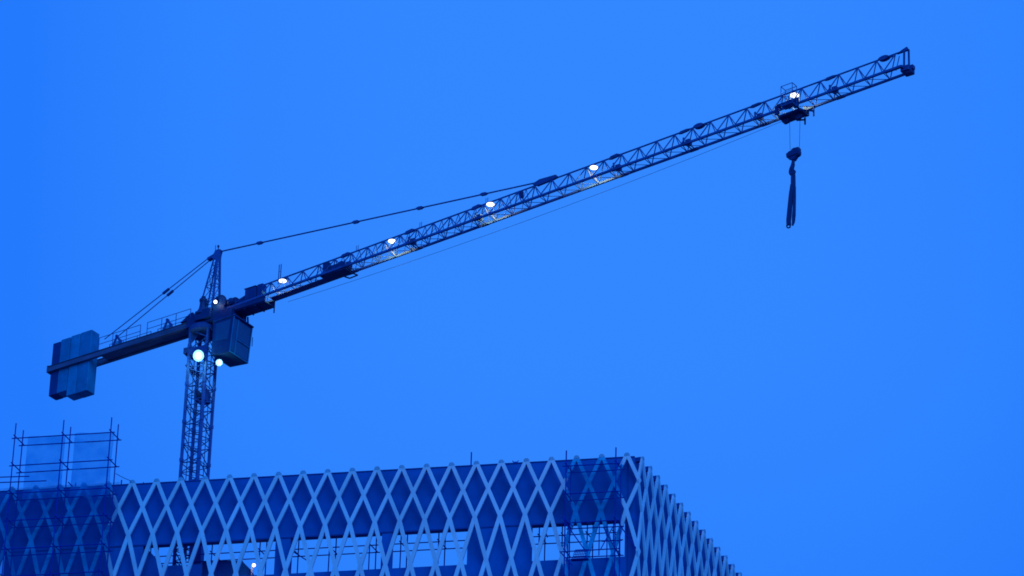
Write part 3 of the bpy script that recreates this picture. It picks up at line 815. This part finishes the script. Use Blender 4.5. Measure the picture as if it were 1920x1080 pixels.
mb.box(ta0, ta1, -0.4, 0.5, z - 0.48, z - 0.34, 0, 0.06, TP)
for a in (ta0 + .1, ta1 - .1): mb.bar(TP(a, -.62, z - .38), TP(a, .62, z - .38), .12, .08)
mb.box(ta0 - 0.05, ta0 + 0.25, -0.66, -0.58, z - 0.4, z + 0.22, 0, 0, TP); mb.box(ta1 - 0.3, ta1, -0.66, -0.58, z - 0.4, z + 0.3, 0, 0, TP)
mb.box(ta0 + .1, ta1 - .1, -0.68, -0.56, z + 0.08, z + 0.28, 0, 0, TP)
mb.box(ta0, ta0 + 0.25, 0.58, 0.66, z - 0.4, z + 0.22, 0, 0, TP); mb.box(ta1 - 0.25, ta1, 0.58, 0.66, z - 0.4, z + 0.22, 0, 0, TP)
for a in (ta0 + 0.2, ta1 - 0.2):
    for b in (-0.58, 0.46): mb.lathe(TP(a, b, z + 0.17), (0, 1, 0), [(0.13, 0), (0.13, 0.12)], 14)
    mb.lathe(TP(a + (0.15 if a < tm else -0.15), -0.12, z - 0.6), (0, 1, 0), [(0.08, 0), (0.24, 0.03), (0.2, 0.12), (0.24, 0.21), (0.08, 0.24)], 16)
mb.bar(TP(ta1, -.3, z - .45), TP(ta1 + 0.55, 0.3, z - 0.42), 0.08, 0.08); mb.bar(TP(ta1 + 0.5, 0.35, z - 0.75), TP(ta1 + 0.5, 0.35, z - 0.05), 0.08, 0.08)
mb.bar(TP(ta1, .5, z - .1), TP(ta1 + 0.6, 0.4, z - 0.1), .08, .08); mb.bar(TP(ta1, .2, z - .4), TP(ta1 + .5, .35, z - .1), .05, .05)
mb.bar(TP(tm, .5, z - .5), TP(tm + .6, .6, z - .62), .08, .08); mb.bar(TP(tm + 0.55, 0.6, z - 0.95), TP(tm + 0.55, 0.6, z - 0.45), 0.08, 0.08)
mb.bar(TP(tm + .15, -.6, z - .3), TP(tm + .15, -.6, z + .62), .09, .1)
tro = cpart(mb, 'trolley', M['machine'])
mb = MB()
ca0, ca1 = K(1464, 190, -0.95)[0] + .18, K(1482, 180, -0.95)[0] + .3
z0 = z - 0.35; z1 = z0 + 1.42
for a, b in ((ca0, -0.7), (ca0, -1.22), (ca1, -0.7), (ca1, -1.22)): mb.tube(TP(a, b, z0), TP(a, b, z1), 0.022)
for zz in (z1, z1 - .5):
    r = 0.024 if zz == z1 else 0.015
    c4 = [TP(ca0, -0.7, zz), TP(ca1, -0.7, zz), TP(ca1, -1.22, zz), TP(ca0, -1.22, zz), TP(ca0, -0.7, zz)]; mb.path(c4, r)
mb.box(ca0, ca1, -1.22, -0.7, z0, z0 + 0.05, 0, 0, TP)
cpart(mb, 'service_basket', M['crane'], tro)
# hoist ropes, hook block
hbk = K(1488, 289, 0.0)
mb = MB()
for x in (1480.5, 1500):
    t0 = K(x, 226, 0.0); t1 = K(x - (1.2 if x > 1490 else -1), 281, 0.0); mb.tube(t0, t1, 0.013, 5)
cpart(mb, 'hoist_rope', M['rope'])
mb = MB()
p, q = K(540, 566, 0.0), K(1470, 226, 0.0)
pts = []
for i in range(13):
    t = i / 12; r = p.lerp(q, t); r.z -= 0.45 * 4 * t * (1 - t); pts.append(r)
mb.path(pts, 0.012, 5)
cpart(mb, 'trolley_rope', M['rope'])
mb = MB()
c = hbk
for da, dh, r in ((-0.18, -0.04, 0.27), (0.1, 0.08, 0.28), (0.24, -0.02, 0.24)): mb.lathe((c.x + da, -0.17, c.z + dh), (0, 1, 0), [(0.1, 0), (r, 0.03), (r - .04, 0.17), (r, 0.31), (0.1, 0.34)], 18)
mb.box(c.x + 0.1, c.x + 0.44, -0.2, 0.2, c.z + 0.02, c.z + 0.3, 0, 0.04); mb.prism([(c.x - 0.4, -0.21, c.z - 0.2), (c.x + 0.4, -0.21, c.z - 0.15), (c.x + .44, -.21, c.z + .1), (c.x - .42, -.21, c.z + .08)], (0, 0.42, 0)); mb.prism([(c.x - 0.3, -0.15, c.z - 0.2), (c.x + 0.3, -0.15, c.z - 0.2), (c.x + 0.08, -0.15, c.z - 0.46), (c.x - 0.12, -0.15, c.z - 0.46)], (0, 0.3, 0))
blk = cpart(mb, 'hook_block', M['machine'])
mb = MB()
k0 = V((c.x - 0.02, 0, c.z - 0.42))
pr = [k0, k0 + V((-0.04, 0, -0.35)), k0 + V((-0.14, 0, -0.62)), k0 + V((-0.22, 0, -0.82)), k0 + V((-0.14, 0, -0.98)), k0 + V((0.02, 0, -0.98)), k0 + V((0.1, 0, -0.86)), k0 + V((0.07, 0, -0.74))]
rr = [0.09, 0.13, 0.15, 0.12, 0.11, 0.10, 0.07, 0.03]
for i in range(len(pr) - 1): mb.tube(pr[i], pr[i + 1], rr[i], 10, 0, rr[i + 1])
cpart(mb, 'hook', M['machine'], blk)

# floodlights


def lamp(pos, ax, r, energy, kind='SPOT', col=(1.0, 0.86, 0.30), arm=None, dist=0.12, lens=0.93):
    pos = V(pos); ax = V(ax).normalized()
    mb = MB()
    prof = [(r * 0.3, -0.2), (r * 0.5, -0.17), (r * 0.85, -0.06), (r, 0.0), (r * 0.97, 0.0), (r * 0.8, -0.06), (r * 0.45, -0.12)] if lens < 0.8 else [(r * 0.3, -0.2), (r * 0.5, -0.17), (r * 0.85, -0.06), (r, -0.005)]
    mb.lathe(pos, ax, prof, 24)
    if arm is not None: mb.bar(pos - ax * 0.17, V(arm), 0.05, 0.05)
    fl = cpart(mb, 'floodlight', M['reflector'] if lens < 0.8 else M['machine'])
    lr = r * lens
    if lens > 0.8:
        mb = MB(); mb.lathe(pos, ax, [(lr * 1.02, -0.004), (lr * 1.02, 0.006), (lr * 0.6, 0.012)], 24); cpart(mb, 'lens', M['lens'], fl)
    else:
        mb = MB(); mb.lathe(pos, ax, [(r * 0.95, -0.03), (r * 0.95, -0.005), (lr * 1.02, 0.0)], 28); cpart(mb, 'halo_ring', M['halo_ring'], fl)  # glowing ring added round the lens as its painted halo
        mb = MB(); mb.lathe(pos, ax, [(lr, -0.02), (lr, 0.006), (lr * 0.7, 0.03), (lr * 0.3, 0.05)], 24); cpart(mb, 'lens', M['lens'], fl)
    ld = bpy.data.lights.new('lamp_light', kind); ld.energy = energy; ld.color = col; ld.shadow_soft_size = r * 0.6
    if kind == 'SPOT': ld.spot_size = RAD(165); ld.spot_blend = 0.15
    lo = bpy.data.objects.new('lamp_light', ld); COL.objects.link(lo); lo.parent = fl
    lo.location = pos + ax * dist - SH
    lo.rotation_euler = (-ax).to_track_quat('Z', 'Y').to_euler()
    return fl


for x, y, r in ((530, 527.5, 0.27), (735, 453, 0.27), (919.5, 384, 0.27), (1113.5, 315, 0.27), (1490, 179.5, 0.29)):
    p = K(x, y, -0.12)
    fl = lamp(p + V((0, 0, 0.03)), (0.03, -0.05, -1), r, 420, arm=(p.x - 0.25, 0, ht(p.x - .25) - 0.03))
    ak = max(q for q in nodes if q < p.x) if x < 1400 else min(q for q in nodes if q > p.x)
    sg1 = 1 if x < 1400 else -1
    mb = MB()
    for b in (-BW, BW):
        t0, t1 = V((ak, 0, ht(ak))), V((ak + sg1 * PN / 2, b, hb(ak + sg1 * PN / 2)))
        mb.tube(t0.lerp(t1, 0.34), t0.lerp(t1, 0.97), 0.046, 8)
    cpart(mb, 'glare_sleeve', M['glare_coat'], fl)  # pale sleeves added to thicken and whiten the lamp-lit struts
tp = K(372, 667, -1.05)
lamp(tp, (0.22, -0.85, -0.42), 0.40, 130, 'POINT', (0.35, 1.0, 0.95), arm=(tp.x + 0.05, -0.7, tp.z + 0.2), dist=0.3, lens=0.55)
tp = K(411, 680, -0.95)
lamp(tp, (0.5, -0.75, -0.42), 0.235, 28, 'POINT', (0.55, 1.0, 0.8), arm=(tp.x - 0.6, -0.6, tp.z + 0.15), dist=0.3, lens=0.55)
tp = K(404, 566, -0.8)
lamp(tp, (0.3, -0.8, -0.5), 0.13, 14, 'POINT', (1, 0.85, 0.6), arm=(tp.x + .1, -0.4, tp.z + 0.15), dist=0.2)

# sling hanging on the hook ------------------------------------------------
sb = O + CU * K(1487, 318)[0] + ZU * K(1487, 318)[2]


def KW(px, py, b=0.0):
    k = K(px, py, b); return O + CU * k[0] + CN * k[1] + ZU * k[2]


sg_ = thing('lifting_sling', 'dark webbing sling hanging in two strands from the crane hook', 'sling', sb)


def strap(name, pts, ws, th, parent):
    mb = MB(); vs = []
    for (x, y), w_ in zip(pts, ws):
        p = KW(x, y, 0.0)
        for a, b in ((-1, -1), (1, -1), (1, 1), (-1, 1)): vs.append(p + CU * (a * w_ / 2) + CN * (b * th / 2))
    n = len(pts); fs = [(3, 2, 1, 0), tuple((n - 1) * 4 + i for i in range(4))]
    for i in range(n - 1):
        for j in range(4): fs.append((i * 4 + j, i * 4 + (j + 1) % 4, i * 4 + 4 + (j + 1) % 4, i * 4 + 4 + j))
    mb.add(vs, fs); return mb.build(name, M['sling'], parent, sb)


strap('loop', [(1487.5, 318), (1487.2, 330), (1487.3, 348), (1486.5, 356)], [0.12, 0.26, 0.28, 0.22], 0.14, sg_)
strap('strand', [(1486, 345), (1483.2, 365), (1480.9, 390), (1478.9, 412), (1478.2, 422)], [0.24, 0.26, 0.28, 0.29, 0.22], 0.13, sg_)
strap('strand', [(1489.6, 350), (1489.6, 370), (1489.2, 390), (1488.4, 405), (1487.4, 418), (1486, 423)], [0.16, 0.17, 0.18, 0.22, 0.15, 0.06], 0.1, sg_)
mb = MB()
c = [KW(1478.3 + 3.2 * math.cos(t), 423.5 + 4.0 * math.sin(t)) for t in [2 * math.pi * i / 10 for i in range(11)]]
strap('tail', [(1481, 414), (1481.8, 421), (1481.2, 427)], [0.12, 0.1, 0.04], 0.08, sg_); strap('tail', [(1488.4, 404), (1490, 411), (1489.4, 417)], [0.1, 0.08, 0.03], 0.07, sg_)
mb.path(c, 0.045, 6); mb.build('end_loop', M['sling'], sg_, sb)
